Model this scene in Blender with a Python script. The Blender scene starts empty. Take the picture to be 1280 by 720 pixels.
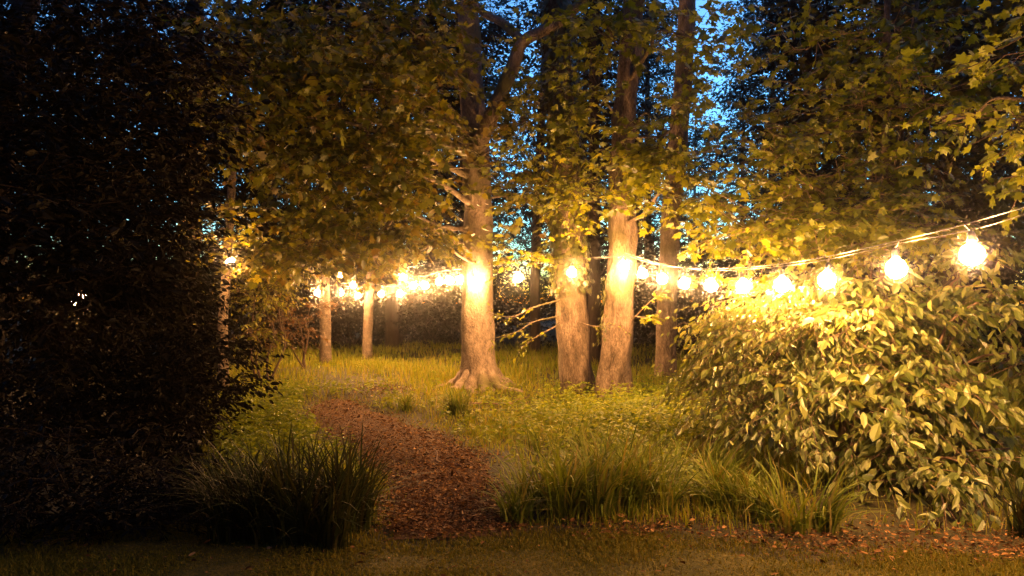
import bpy, math, random
import numpy as np
from mathutils import Vector

rng = np.random.default_rng(11)
random.seed(11)
PI = math.pi
scene = bpy.context.scene
COL = scene.collection
HORIZON, EYE, FOC = 377.0, 1.6, 1000.0


def at(px, py, Y):
    """a point of the place, from where the photograph shows it and how many metres off it stands"""
    return np.array([(px - 640.0) / FOC * Y, Y, EYE + (HORIZON - py) / FOC * Y])


# ------------------------------------------------------------------ linking and tagging
def link(name, data, parent=None, loc=(0, 0, 0)):
    o = bpy.data.objects.new(name, data)
    COL.objects.link(o)
    o.location = loc
    if parent is not None:
        o.parent = parent
    return o


def tag(o, label=None, cat=None, group=None, kind=None):
    if label:
        o['label'] = label
    if cat:
        o['category'] = cat
    if group:
        o['group'] = group
    if kind:
        o['kind'] = kind
    return o


def empty(name, loc, label, cat, group=None):
    return tag(link(name, None, None, tuple(float(v) for v in loc)), label, cat, group)


def copy_tree(o, parent=None):
    c = o.copy()
    COL.objects.link(c)
    if parent is not None:
        c.parent = parent
    for ch in list(o.children):
        copy_tree(ch, c)
    return c


# ------------------------------------------------------------------ mesh collector
class MB:
    """gathers arrays of vertices and faces and links them as one mesh object"""

    def __init__(self):
        self.v, self.f, self.n = [], [], 0

    def add(self, verts, faces, mat=0, smooth=True):
        verts = np.asarray(verts, dtype=np.float64).reshape(-1, 3)
        self.v.append(verts)
        faces = [faces] if isinstance(faces, np.ndarray) else faces
        for fa in faces:
            fa = np.asarray(fa, dtype=np.int64)
            if len(fa):
                self.f.append((fa + self.n, mat, smooth))
        self.n += len(verts)

    def build(self, name, mats, parent=None, origin=(0, 0, 0)):
        me = bpy.data.meshes.new(name)
        v = np.concatenate(self.v) - np.asarray(origin, dtype=np.float64)
        tot, start, mi, sm, loops, pos = [], [], [], [], [], 0
        for fa, m, s in self.f:
            k, c = fa.shape[1], fa.shape[0]
            tot.append(np.full(c, k)); start.append(pos + np.arange(c) * k)
            mi.append(np.full(c, m)); sm.append(np.full(c, s)); loops.append(fa.ravel())
            pos += c * k
        me.vertices.add(len(v)); me.vertices.foreach_set('co', v.astype(np.float32).ravel())
        lp = np.concatenate(loops).astype(np.int32)
        me.loops.add(len(lp)); me.loops.foreach_set('vertex_index', lp)
        tot = np.concatenate(tot)
        me.polygons.add(len(tot))
        me.polygons.foreach_set('loop_start', np.concatenate(start).astype(np.int32))
        me.polygons.foreach_set('material_index', np.concatenate(mi).astype(np.int32))
        me.polygons.foreach_set('use_smooth', np.concatenate(sm).astype(bool))
        for m in (mats if isinstance(mats, (list, tuple)) else [mats]):
            me.materials.append(m)
        me.update(calc_edges=True)
        me.validate()
        return link(name, me, parent)


def unit(a):
    return a / np.maximum(np.linalg.norm(a, axis=-1, keepdims=True), 1e-9)


def smooth_path(pts, n):
    """Catmull-Rom through the points (any number of columns), n samples"""
    p = np.asarray(pts, dtype=float)
    if len(p) == 2:
        t = np.linspace(0, 1, n)[:, None]
        return p[0] * (1 - t) + p[1] * t
    q = np.vstack([2 * p[0] - p[1], p, 2 * p[-1] - p[-2]])
    out = []
    for u in np.linspace(0, len(p) - 1 - 1e-6, n):
        i = int(u); t = u - i
        a, b, c, d = q[i], q[i + 1], q[i + 2], q[i + 3]
        out.append(.5 * (2 * b + (c - a) * t + (2 * a - 5 * b + 4 * c - d) * t * t + (3 * b - a - 3 * c + d) * t ** 3))
    return np.array(out)


def tube(mb, pts, radii, seg=8, mat=0, bumps=None, cap=True):
    pts = np.asarray(pts, float); radii = np.asarray(radii, float)
    n = len(pts)
    tan = unit(np.gradient(pts, axis=0))
    ref = np.array([1.0, 0, 0]) if abs(tan[0][0]) < .8 else np.array([0, 1.0, 0])
    u = ref - tan[0] * ref.dot(tan[0]); u /= np.linalg.norm(u)
    U = []
    for i in range(n):
        u = u - tan[i] * u.dot(tan[i]); u /= np.linalg.norm(u); U.append(u)
    U = np.array(U); W = np.cross(tan, U)
    th = np.arange(seg) * 2 * PI / seg
    r = radii[:, None] * np.ones(seg)
    if bumps is not None:
        r = r * bumps(np.arange(n)[:, None] / max(n - 1, 1), th[None, :], pts)
    v = pts[:, None, :] + r[..., None] * (np.cos(th)[None, :, None] * U[:, None, :] + np.sin(th)[None, :, None] * W[:, None, :])
    idx = np.arange(n * seg).reshape(n, seg)
    a, b = idx[:-1], idx[1:]
    q = np.stack([a, np.roll(a, -1, 1), np.roll(b, -1, 1), b], -1).reshape(-1, 4)
    fs = [q]
    if cap and radii[-1] > .002:
        fs.append(idx[-1][None, :])
    mb.add(v.reshape(-1, 3), fs, mat)


def twigs(mb, A, B, r0, r1, mat, sag=.1):
    """many thin three-sided twigs from A to B at once"""
    n = len(A)
    if n == 0:
        return
    ax = unit(B - A)
    ref = np.where(np.abs(ax[:, 2:3]) > .9, np.array([[1.0, 0, 0]]), np.array([[0, 0, 1.0]]))
    u = unit(np.cross(ax, ref)); w = np.cross(ax, u)
    L = np.linalg.norm(B - A, axis=1)[:, None]
    rows = []
    kink = rng.normal(0, .05, (n, 3)) * L
    for t, rr in ((0, r0), (.5, (r0 + r1) / 2), (1, r1)):
        p = A + (B - A) * t + (kink if t == .5 else 0) + np.array([0, 0, 1.0]) * sag * L * (t - t * t)
        for k in range(3):
            c, s = math.cos(k * 2.0944), math.sin(k * 2.0944)
            rows.append(p + np.reshape(rr, (-1, 1)) * (c * u + s * w))
    v = np.stack(rows, 1)
    q = []
    for i in (0, 3):
        for k in range(3):
            q.append([i + k, i + (k + 1) % 3, i + 3 + (k + 1) % 3, i + 3 + k])
    f = (np.arange(n) * 9)[:, None, None] + np.array(q)[None]
    mb.add(v.reshape(-1, 3), f.reshape(-1, 4), mat)


# ------------------------------------------------------------------ leaves
OVAL = (np.array([[0, 0, 0], [.28, .21, .05], [.68, .2, .04], [1, 0, -.1], [.68, -.2, .04], [.28, -.21, .05]], float),
        [np.array([[0, 3, 2, 1], [0, 5, 4, 3]])])
_h = [(1, 0), (.66, .17), (.74, .44), (.42, .3), (.22, .5), (.02, .16)]
_mv = [(.22, 0, .03)] + [(x, y, -.22 * (y * y + .35 * x * x)) for x, y in _h] + [(x, -y, -.22 * (y * y + .35 * x * x)) for x, y in _h[:0:-1]]
MAPLE = (np.array(_mv, float), [np.array([[0, i, i % 11 + 1] for i in range(1, 12)])])
DIAMOND = (np.array([[0, 0, 0], [.45, .28, .03], [1, 0, -.05], [.45, -.28, .03]], float), [np.array([[0, 3, 2, 1]])])


def leaves(mb, tpl, pos, d, nrm, size, mat=0):
    tv, tf = tpl
    n = len(pos)
    if n == 0:
        return
    x = unit(d); z = unit(nrm - x * (nrm * x).sum(1, keepdims=True)); y = np.cross(z, x)
    s = np.reshape(size, (-1, 1, 1)) * np.ones((n, 1, 1))
    wide = rng.uniform(.8, 1.2, (n, 1, 1)); curl = rng.uniform(.2, 2.0, (n, 1, 1))
    v = pos[:, None] + s * (tv[None, :, 0:1] * x[:, None] + wide * tv[None, :, 1:2] * y[:, None] + curl * tv[None, :, 2:3] * z[:, None])
    off = (np.arange(n) * len(tv))[:, None, None]
    mb.add(v.reshape(-1, 3), [(f[None] + off).reshape(-1, f.shape[1]) for f in tf], mat, False)


def spray(mb, tpl, O, A, L, k, size, droop=.25, tilt=.45, leafmat=0, twigmat=1, twig_r=.004, fwd=.6, keep=None):
    """leafy shoots: k leaves left and right along each axis A from O, with the shoot itself"""
    S = len(O)
    if S == 0:
        return
    A = unit(A); L = np.reshape(L, (-1, 1))
    end = O + A * L + np.array([0, 0, -1.0]) * droop * .5 * L
    if twig_r > 0:
        twigs(mb, O, end, twig_r, twig_r * .4, twigmat)
    side0 = unit(np.cross(A, np.array([[0, 0, 1.0]])) + 1e-6)
    roll = rng.normal(0, .35, (S, 1))
    up = unit(np.array([[0, 0, 1.0]]) + roll * side0 + rng.normal(0, .15, (S, 3)))
    pos, dd, nn, ss = [], [], [], []
    shoot = rng.uniform(.75, 1.2, (S, 1))
    for j in range(k):
        t = (j + .6 + rng.uniform(-.3, .3, (S, 1))) / k
        sg = 1 if j % 2 else -1
        p = O + A * L * t + np.array([0, 0, -1.0]) * droop * .5 * L * t * t + rng.normal(0, .012, (S, 3))
        if j == k - 1:
            dv = A + rng.normal(0, .2, (S, 3))
        else:
            dv = A * fwd + sg * side0 * rng.uniform(.6, 1.1, (S, 1)) + rng.normal(0, .25, (S, 3))
        dv = dv + np.array([0, 0, -1.0]) * (droop + rng.uniform(-.2, .5, (S, 1)))
        pos.append(p); dd.append(dv); nn.append(up + rng.normal(0, tilt, (S, 3)))
        ss.append(size * rng.uniform(.45, 1.3, (S, 1)) * shoot)
    pos, dd, nn, ss = (np.concatenate(a) for a in (pos, dd, nn, ss))
    leaves(mb, tpl, pos, dd, nn, ss[:, 0], leafmat)


def in_ball(n, shell=.5):
    d = unit(rng.normal(0, 1, (n, 3)))
    return d * rng.uniform(0, 1, (n, 1)) ** shell


def clump(mb, tpl, c, rad, n, size, k=7, length=.45, droop=.25, out=.8, flat=.35, tilt=.6, shell=.45, twig_r=.004, zmin=None, tuft=(7, .13)):
    """n leafy shoots through one ellipsoid of a crown"""
    c = np.asarray(c, float); rad = np.asarray(rad, float)
    b = in_ball(n, shell)
    # gather the shoots into small tufts so that the outline is uneven and the sky shows between
    nt = max(3, n // tuft[0])
    tc = in_ball(nt, shell)
    own = rng.integers(0, nt, n)
    b = np.where(rng.uniform(0, 1, (n, 1)) < .75, tc[own] + rng.normal(0, tuft[1], (n, 3)), b)
    O = c + b * rad
    A = b * out + rng.normal(0, .5, (n, 3)); A[:, 2] = A[:, 2] * flat
    if zmin is not None:
        ok = O[:, 2] > zmin
        O, A = O[ok], A[ok]
    spray(mb, tpl, O, A, length * rng.uniform(.6, 1.3, len(O)), k, size, droop, tilt, twig_r=twig_r)
    return tc * rad + c


# ------------------------------------------------------------------ materials
def nodes_of(name):
    m = bpy.data.materials.new(name)
    m.use_nodes = True
    nt = m.node_tree
    nt.nodes.clear()
    return m, nt, nt.nodes, nt.links


def N(nt, kind, **kw):
    n = nt.nodes.new(kind)
    for k, v in kw.items():
        if k.startswith('_'):
            n.inputs[k[1:].replace('_', ' ')].default_value = v
        else:
            setattr(n, k, v)
    return n


def ramp(nt, stops):
    r = nt.nodes.new('ShaderNodeValToRGB')
    while len(r.color_ramp.elements) < len(stops):
        r.color_ramp.elements.new(.5)
    for e, (p, c) in zip(r.color_ramp.elements, stops):
        e.position = p; e.color = (*c, 1)
    return r


def leaf_mat(name, cols, trans=.4, rough=.45, spec=.4, tcol=None):
    m, nt, ns, ln = nodes_of(name)
    out = N(nt, 'ShaderNodeOutputMaterial')
    geo = N(nt, 'ShaderNodeNewGeometry')
    rp = ramp(nt, [(i / (len(cols) - 1), c) for i, c in enumerate(cols)])
    ln.new(geo.outputs['Random Per Island'], rp.inputs[0])
    pr = N(nt, 'ShaderNodeBsdfPrincipled', _Roughness=rough)
    pr.inputs['Specular IOR Level'].default_value = spec
    tr = N(nt, 'ShaderNodeBsdfTranslucent')
    mixc = N(nt, 'ShaderNodeMix', data_type='RGBA', blend_type='MULTIPLY')
    mixc.inputs['Factor'].default_value = 1
    mixc.inputs['B'].default_value = (*(tcol or (1.5, 1.25, .5)), 1)
    ln.new(rp.outputs[0], pr.inputs['Base Color'])
    ln.new(rp.outputs[0], mixc.inputs['A'])
    ln.new(mixc.outputs['Result'], tr.inputs['Color'])
    mx = N(nt, 'ShaderNodeMixShader', _Fac=trans)
    ln.new(pr.outputs[0], mx.inputs[1]); ln.new(tr.outputs[0], mx.inputs[2])
    ln.new(mx.outputs[0], out.inputs[0])
    return m


def bark_mat(name, dark, mid, light, scale=(6, 6, 1.6), bump=.5, moss=None, fine=30):
    m, nt, ns, ln = nodes_of(name)
    out = N(nt, 'ShaderNodeOutputMaterial')
    tc = N(nt, 'ShaderNodeTexCoord')
    mp = N(nt, 'ShaderNodeMapping'); mp.inputs['Scale'].default_value = scale
    ln.new(tc.outputs['Object'], mp.inputs[0])
    n1 = N(nt, 'ShaderNodeTexNoise', _Scale=1.0, _Detail=8.0, _Roughness=.65)
    n2 = N(nt, 'ShaderNodeTexNoise', _Scale=float(fine), _Detail=5.0, _Roughness=.6)
    n3 = N(nt, 'ShaderNodeTexNoise', _Scale=1.3, _Detail=3.0)
    ln.new(mp.outputs[0], n1.inputs['Vector']); ln.new(mp.outputs[0], n2.inputs['Vector']); ln.new(tc.outputs['Object'], n3.inputs['Vector'])
    n2.inputs['Scale'].default_value = fine / 5
    rp = ramp(nt, [(.38, dark), (.5, mid), (.62, light)])
    mxn = N(nt, 'ShaderNodeMix'); mxn.inputs[0].default_value = .42
    ln.new(n1.outputs[0], mxn.inputs[2]); ln.new(n2.outputs[0], mxn.inputs[3]); ln.new(mxn.outputs[0], rp.inputs[0])
    col = rp.outputs[0]
    if moss:
        mx = N(nt, 'ShaderNodeMix', data_type='RGBA')
        mr = ramp(nt, [(.5, (0, 0, 0)), (.68, (1, 1, 1))])
        ln.new(n3.outputs[0], mr.inputs[0]); ln.new(mr.outputs[0], mx.inputs['Factor'])
        ln.new(col, mx.inputs['A']); mx.inputs['B'].default_value = (*moss, 1)
        col = mx.outputs['Result']
    pr = N(nt, 'ShaderNodeBsdfPrincipled', _Roughness=.85)
    pr.inputs['Specular IOR Level'].default_value = .2
    add = N(nt, 'ShaderNodeMath', operation='MULTIPLY_ADD'); add.inputs[1].default_value = .5
    ln.new(n2.outputs[0], add.inputs[0]); ln.new(n1.outputs[0], add.inputs[2])
    bp = N(nt, 'ShaderNodeBump', _Strength=bump, _Distance=.07)
    ln.new(add.outputs[0], bp.inputs['Height'])
    ln.new(col, pr.inputs['Base Color']); ln.new(bp.outputs[0], pr.inputs['Normal'])
    ln.new(pr.outputs[0], out.inputs[0])
    return m


def soil_mat(name, stops, scale=2.0, fine=40, bump=.6, dist=.03):
    m, nt, ns, ln = nodes_of(name)
    out = N(nt, 'ShaderNodeOutputMaterial')
    tc = N(nt, 'ShaderNodeTexCoord')
    n1 = N(nt, 'ShaderNodeTexNoise', _Scale=scale, _Detail=6.0, _Roughness=.65)
    n2 = N(nt, 'ShaderNodeTexNoise', _Scale=float(fine), _Detail=6.0, _Roughness=.7)
    vo = N(nt, 'ShaderNodeTexVoronoi', _Scale=fine * .7)
    for n in (n1, n2, vo):
        ln.new(tc.outputs['Object'], n.inputs['Vector'])
    ad = N(nt, 'ShaderNodeMath', operation='MULTIPLY_ADD'); ad.inputs[1].default_value = .6
    ln.new(n2.outputs[0], ad.inputs[0])
    sc = N(nt, 'ShaderNodeMath', operation='MULTIPLY'); sc.inputs[1].default_value = .5
    ln.new(n1.outputs[0], sc.inputs[0]); ln.new(sc.outputs[0], ad.inputs[2])
    rp = ramp(nt, stops)
    ln.new(ad.outputs[0], rp.inputs[0])
    pr = N(nt, 'ShaderNodeBsdfPrincipled', _Roughness=.9)
    pr.inputs['Specular IOR Level'].default_value = .15
    hs = N(nt, 'ShaderNodeMath', operation='MULTIPLY_ADD'); hs.inputs[1].default_value = .5
    ln.new(vo.outputs[0], hs.inputs[0]); ln.new(n2.outputs[0], hs.inputs[2])
    bp = N(nt, 'ShaderNodeBump', _Strength=bump, _Distance=dist)
    ln.new(hs.outputs[0], bp.inputs['Height'])
    ln.new(rp.outputs[0], pr.inputs['Base Color']); ln.new(bp.outputs[0], pr.inputs['Normal'])
    ln.new(pr.outputs[0], out.inputs[0])
    return m


def plain_mat(name, col, rough=.5, metal=0.0, spec=.5):
    m, nt, ns, ln = nodes_of(name)
    out = N(nt, 'ShaderNodeOutputMaterial')
    tc = N(nt, 'ShaderNodeTexCoord')
    n1 = N(nt, 'ShaderNodeTexNoise', _Scale=35.0, _Detail=3.0)
    ln.new(tc.outputs['Object'], n1.inputs['Vector'])
    rp = ramp(nt, [(.3, tuple(c * .75 for c in col)), (.7, tuple(min(1, c * 1.2) for c in col))])
    ln.new(n1.outputs[0], rp.inputs[0])
    pr = N(nt, 'ShaderNodeBsdfPrincipled', _Roughness=rough, _Metallic=metal)
    pr.inputs['Specular IOR Level'].default_value = spec
    ln.new(rp.outputs[0], pr.inputs['Base Color']); ln.new(pr.outputs[0], out.inputs[0])
    return m


LAMP_STRENGTH = 1400.0
LAMP_COLOUR = (1.0, .475, .165)


def lamp_mat():
    m, nt, ns, ln = nodes_of('lit_bulb')
    out = N(nt, 'ShaderNodeOutputMaterial')
    em = N(nt, 'ShaderNodeEmission', _Strength=LAMP_STRENGTH)
    em.inputs['Color'].default_value = (*LAMP_COLOUR, 1)
    ln.new(em.outputs[0], out.inputs[0])
    return m


M = {
    'litleaf': leaf_mat('lit_leaf', [(.06, .08, .005), (.12, .145, .008), (.22, .24, .014)], .45, .4),  # leaf colour brightened to carry the lamp light on the boughs
    'beech': leaf_mat('beech_leaf', [(.032, .042, .004), (.07, .085, .006), (.16, .17, .010), (.10, .07, .010)], .42, .45),
    'laurel': leaf_mat('laurel_leaf', [(.055, .08, .012), (.13, .165, .032), (.27, .29, .08)], .3, .36, .5),
    'dark': leaf_mat('shaded_evergreen_leaf', [(.003, .0028, .001), (.005, .0045, .0016), (.010, .008, .003)], .05, .55, .05),  # darkness of the unlit left side put into the leaf colour
    'wood': leaf_mat('shaded_far_leaf', [(.004, .004, .0014), (.007, .006, .002), (.012, .010, .003)], .22, .7, .05),  # colour lowered so the wood behind looks out of the lamplight
    'shade': leaf_mat('shaded_maple_leaf', [(.022, .022, .004), (.042, .042, .006), (.075, .068, .010)], .35, .5, .2),  # maple leaf with the canopy's shade mixed into its colour
    'copper': leaf_mat('copper_leaf', [(.05, .028, .012), (.09, .045, .015), (.07, .055, .015)], .35, .5),
    'ivy': leaf_mat('ivy_leaf', [(.03, .04, .008), (.06, .07, .012), (.10, .10, .02)], .25, .35, .5),
    'weed': leaf_mat('weed_leaf', [(.08, .125, .007), (.145, .19, .011), (.21, .25, .02)], .45, .55, .2),
    'grass': leaf_mat('grass_blade', [(.085, .12, .005), (.145, .18, .008), (.20, .21, .015), (.22, .18, .05)], .38, .6, .15),
    'lawn': leaf_mat('lawn_blade', [(.05, .055, .003), (.09, .088, .005), (.15, .115, .012)], .3, .7, .1),
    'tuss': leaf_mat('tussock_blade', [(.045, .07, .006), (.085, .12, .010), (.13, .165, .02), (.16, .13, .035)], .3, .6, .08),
    'shadetuss': leaf_mat('shade_tussock_blade', [(.012, .018, .004), (.022, .03, .006), (.030, .036, .008), (.045, .036, .012)], .22, .6, .05),  # shaded copy of the tussock blade, shadow painted into the colour
    'litter': leaf_mat('dead_leaf', [(.026, .013, .005), (.065, .030, .010), (.13, .064, .021), (.27, .155, .055)], .1, .7, .05),
    'beechbark': bark_mat('beech_bark', (.075, .056, .038), (.17, .13, .092), (.26, .21, .155), (7, 7, 4), .7, (.09, .085, .03)),
    'bark': bark_mat('rough_bark', (.034, .024, .015), (.115, .084, .056), (.22, .168, .12), (9, 9, 3.2), 1.0, (.07, .065, .02)),
    'darkbark': bark_mat('dark_bark', (.012, .008, .005), (.024, .016, .010), (.04, .027, .018), (8, 8, 1.4), .8),
    'birch': bark_mat('birch_bark', (.025, .017, .010), (.09, .068, .046), (.17, .135, .095), (7, 7, 9), .6),
    'twig': plain_mat('twig_bark', (.06, .038, .024), .8, spec=.2),
    'shadetwig': plain_mat('shade_twig_bark', (.012, .008, .005), .85, spec=.1),  # twig colour darkened as shade inside the dark crowns
    'paletwig': plain_mat('pale_twig_bark', (.16, .105, .06), .75, spec=.2),
    'ground': soil_mat('meadow_soil', [(.25, (.012, .011, .005)), (.5, (.03, .028, .010)), (.8, (.06, .045, .018))], 1.2, 30),
    'path': soil_mat('path_mulch', [(.3, (.020, .010, .003)), (.5, (.065, .031, .010)), (.7, (.125, .060, .020))], 3.0, 38, .9, .04),
    'lawnsoil': soil_mat('lawn_turf', [(.36, (.012, .012, .002)), (.52, (.042, .040, .005)), (.66, (.085, .066, .009))], 3.2, 60),
    'cable': plain_mat('dark_cable', (.016, .013, .01), .3, spec=.5),
    'socket': plain_mat('black_socket', (.02, .018, .016), .4),
    'bulb': lamp_mat(),
}


# ------------------------------------------------------------------ ground
def gz(x, y):
    x = np.asarray(x, float); y = np.asarray(y, float)
    z = .03 * np.sin(x * 1.1 + .4 * y) + .025 * np.sin(.9 * y - .7 * x + 1.3) + .012 * np.sin(2.3 * x + 1.9 * y)
    fade = np.clip((y - 5.2) / 2.0, 0, 1)
    z = z * fade
    z = z + .14 * np.exp(-(((x + 2.6) / 2.6) ** 2 + ((y - 16.5) / 3.5) ** 2))       # low swell the path climbs to
    z = z + .10 * np.exp(-(((x - 1.4) / 1.6) ** 2 + ((y - 9.0) / 2.2) ** 2))         # bank right of the path
    return z


PATH = np.array([(-.42, 5.4, .44), (-.47, 5.8, .44), (-.57, 6.6, .47), (-.84, 7.9, .54), (-1.45, 9.5, .64),
                 (-2.1, 10.7, .58), (-2.5, 11.6, .44), (-2.7, 12.4, .2)])
PS = smooth_path(PATH, 90)


def path_dist(x, y):
    """signed distance to the path's edge, in metres (negative: on the path)"""
    x = np.asarray(x, float).ravel(); y = np.asarray(y, float).ravel()
    out = np.empty(len(x))
    for i in range(0, len(x), 20000):
        d = np.hypot(x[i:i + 20000, None] - PS[None, :, 0], y[i:i + 20000, None] - PS[None, :, 1]) - PS[None, :, 2]
        out[i:i + 20000] = d.min(1)
    return out + .10 * np.sin(5.1 * x + 2 * y) * np.sin(3.7 * y - x)


def lawn_edge(x):
    """y of the border where the mown lawn ends"""
    return 5.55 + .07 * np.sin(2.2 * x) + .04 * np.sin(5.3 * x + 1) - .36 * np.clip((x - .9) / 1.6, 0, 1.3) + .1 * np.clip((-x - .8) / 1.5, -.3, 1)


def axis(stops):
    out = []
    for a, b, s in stops:
        out.append(np.arange(a, b, s))
    return np.concatenate(out)


gx = axis([(-400, -60, 40), (-60, -12, 4), (-12, 12, .2), (12, 60, 4), (60, 441, 40)])
gy = axis([(-60, 0, 5), (0, 26, .2), (26, 60, 2), (60, 140, 10), (140, 700, 80)])
X, Y = np.meshgrid(gx, gy)
mb = MB()
idx = np.arange(X.size).reshape(X.shape)
mb.add(np.stack([X, Y, gz(X, Y)], -1).reshape(-1, 3), np.stack([idx[:-1, :-1], idx[:-1, 1:], idx[1:, 1:], idx[1:, :-1]], -1).reshape(-1, 4))
tag(mb.build('ground', M['ground']), 'dark woodland soil under the meadow grass and trees', 'ground', kind='structure')

# path strip
mb = MB()
n = 120
ps = smooth_path(PATH, n)
tan = unit(np.gradient(ps[:, :2], axis=0)); nor = np.stack([-tan[:, 1], tan[:, 0]], 1)
rows = []
for j, s in enumerate(np.linspace(-1, 1, 9)):
    w = ps[:, 2] * (1.12 + .10 * np.sin(np.arange(n) * .31 + (s > 0) * 2) + .06 * np.sin(np.arange(n) * .83 + j))
    p = ps[:, :2] + nor * (s * w)[:, None]
    rows.append(np.stack([p[:, 0], p[:, 1], gz(p[:, 0], p[:, 1]) + .012 - .006 * s * s - .03 * (abs(s) == 1)], 1))
v = np.stack(rows, 1)
idx = np.arange(n * 9).reshape(n, 9)
mb.add(v.reshape(-1, 3), np.stack([idx[:-1, :-1], idx[:-1, 1:], idx[1:, 1:], idx[1:, :-1]], -1).reshape(-1, 4))
tag(mb.build('path', M['path']), 'trodden path of reddish brown leaf mulch winding between grass tussocks', 'path', kind='structure')

# mown lawn sheet in front
lx = np.arange(-9, 9.01, .2)
rows = []
for t in np.linspace(0, 1, 22):
    yy = -4 + (lawn_edge(lx) + 4) * t
    rows.append(np.stack([lx, yy, gz(lx, yy) + .020 - .012 * t - .03 * (t == 1)], 1))
v = np.stack(rows, 0)
idx = np.arange(v.shape[0] * v.shape[1]).reshape(v.shape[:2])
mb = MB()
mb.add(v.reshape(-1, 3), np.stack([idx[:-1, :-1], idx[:-1, 1:], idx[1:, 1:], idx[1:, :-1]], -1).reshape(-1, 4))
tag(mb.build('lawn', M['lawnsoil']), 'short worn mown lawn in front of the path and tussocks', 'lawn', kind='structure')


# ------------------------------------------------------------------ grass
def blades(mb, base, h, w, lean, yaw=None, mat=0, seg=2):
    n = len(base)
    yaw = rng.uniform(0, 2 * PI, n) if yaw is None else yaw
    d = np.stack([np.cos(yaw), np.sin(yaw), 0 * yaw], 1)
    face = rng.normal(0, .5, n) + yaw + PI / 2
    s = np.stack([np.cos(face), np.sin(face), 0 * face], 1)
    h, w, lean = (np.reshape(a, (-1, 1)) * np.ones((n, 1)) for a in (h, w, lean))
    rows = []
    ts = np.linspace(0, 1, seg + 1)
    for t in ts[:-1]:
        ang = lean * t
        p = base + d * h * (lean * t * t * .62) + np.array([0, 0, 1.0]) * h * (t - .42 * np.minimum(lean, 1.6) * t * t)
        ww = w * (1 - t) ** .55
        rows += [p - s * ww, p + s * ww]
    t = 1
    rows.append(base + d * h * lean * .62 + np.array([0, 0, 1.0]) * h * (1 - .42 * np.minimum(lean, 1.6)))
    v = np.stack(rows, 1)
    nv = v.shape[1]
    off = (np.arange(n) * nv)[:, None, None]
    q = np.array([[2 * i, 2 * i + 1, 2 * i + 3, 2 * i + 2] for i in range(seg - 1)]).reshape(-1, 4)
    tr = np.array([[nv - 3, nv - 2, nv - 1]])
    fs = [(tr[None] + off).reshape(-1, 3)]
    if len(q):
        fs.append((q[None] + off).reshape(-1, 4))
    mb.add(v.reshape(-1, 3), fs, mat)


def patch(x, y, s, seed):
    r = np.random.default_rng(seed)
    o = 0
    for k in range(5):
        a = r.uniform(0, 2 * PI); f = s * r.uniform(.6, 2.2); ph = r.uniform(0, 6.3)
        o = o + np.sin(f * (x * math.cos(a) + y * math.sin(a)) + ph)
    return o / 5


def scatter(n, ymin, ymax, pxmin, pxmax, power=1.6):
    """ground points, denser near, inside the wedge the photograph looks into"""
    u = rng.uniform(0, 1, n)
    y = (ymin ** (1 - power) + u * (ymax ** (1 - power) - ymin ** (1 - power))) ** (1 / (1 - power))
    x = rng.uniform((pxmin - 640) / FOC, (pxmax - 640) / FOC, n) * y
    return x, y


mb = MB()
x, y = scatter(230000, 5.5, 30, -40, 1330)
pd = path_dist(x, y)
den = np.clip(.62 + .9 * patch(x, y, 1.4, 3), .06, 1)
under = np.clip((x - 1.75) / .5, 0, 1) * np.clip((7.4 - y) / .6, 0, 1)
ok = (x > -.385 * y) & (rng.uniform(0, 1, len(x)) > under * .96) & (pd > -.03 + rng.exponential(.12, len(x)) - .3 * rng.uniform(0, 1, len(x)) ** 4 - .5 * rng.uniform(0, 1, len(x)) ** 2 * np.clip((y - 9.3) / 2.2, 0, 1)) & (y > lawn_edge(x) + .12) & (rng.uniform(0, 1, len(x)) < den)
bare = np.exp(-(((x + 2.1) / .6) ** 2 + ((y - 13.4) / .9) ** 2))
ok &= rng.uniform(0, 1, len(x)) > bare * 1.3
x, y, pd = x[ok], y[ok], pd[ok]
h = (.13 + .10 * np.clip(patch(x, y, 1.1, 5) + .3, 0, 1) + .07 * np.clip((y - 11) / 8, 0, .7)) * np.clip(.35 + pd * .9, .35, 1) * (1 - .6 * np.exp(-(((x - 1.4) / 2.6) ** 2 + ((y - 13) / 2.5) ** 2))) * rng.uniform(.55, 1.45, len(x))
base = np.stack([x, y, gz(x, y) - .01], 1)
blades(mb, base, h, .0022 + .00042 * y, rng.uniform(.1, 1.1, len(x)), seg=2)
tag(mb.build('meadow_grass', M['grass']), 'uncut yellow green meadow grass lit by the string lights', 'grass', kind='stuff')

mb = MB()
x, y = scatter(170000, 4.1, 6.0, -40, 1330, 1.2)
ok = (y < lawn_edge(x) + .1 * rng.normal(0, 1, len(x))) & (rng.uniform(0, 1, len(x)) < np.clip(.8 + 1.4 * patch(x, y, 2.6, 8), .2, 1))
x, y = x[ok], y[ok]
blades(mb, np.stack([x, y, gz(x, y)], 1), rng.uniform(.02, .07, len(x)) * np.clip(.8 + .9 * patch(x, y, 4.0, 31), .3, 1.6), .0036, rng.uniform(.4, 1.8, len(x)), seg=2)
tag(mb.build('lawn_grass', M['lawn']), 'short thin blades of the mown lawn', 'grass', kind='stuff')

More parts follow.
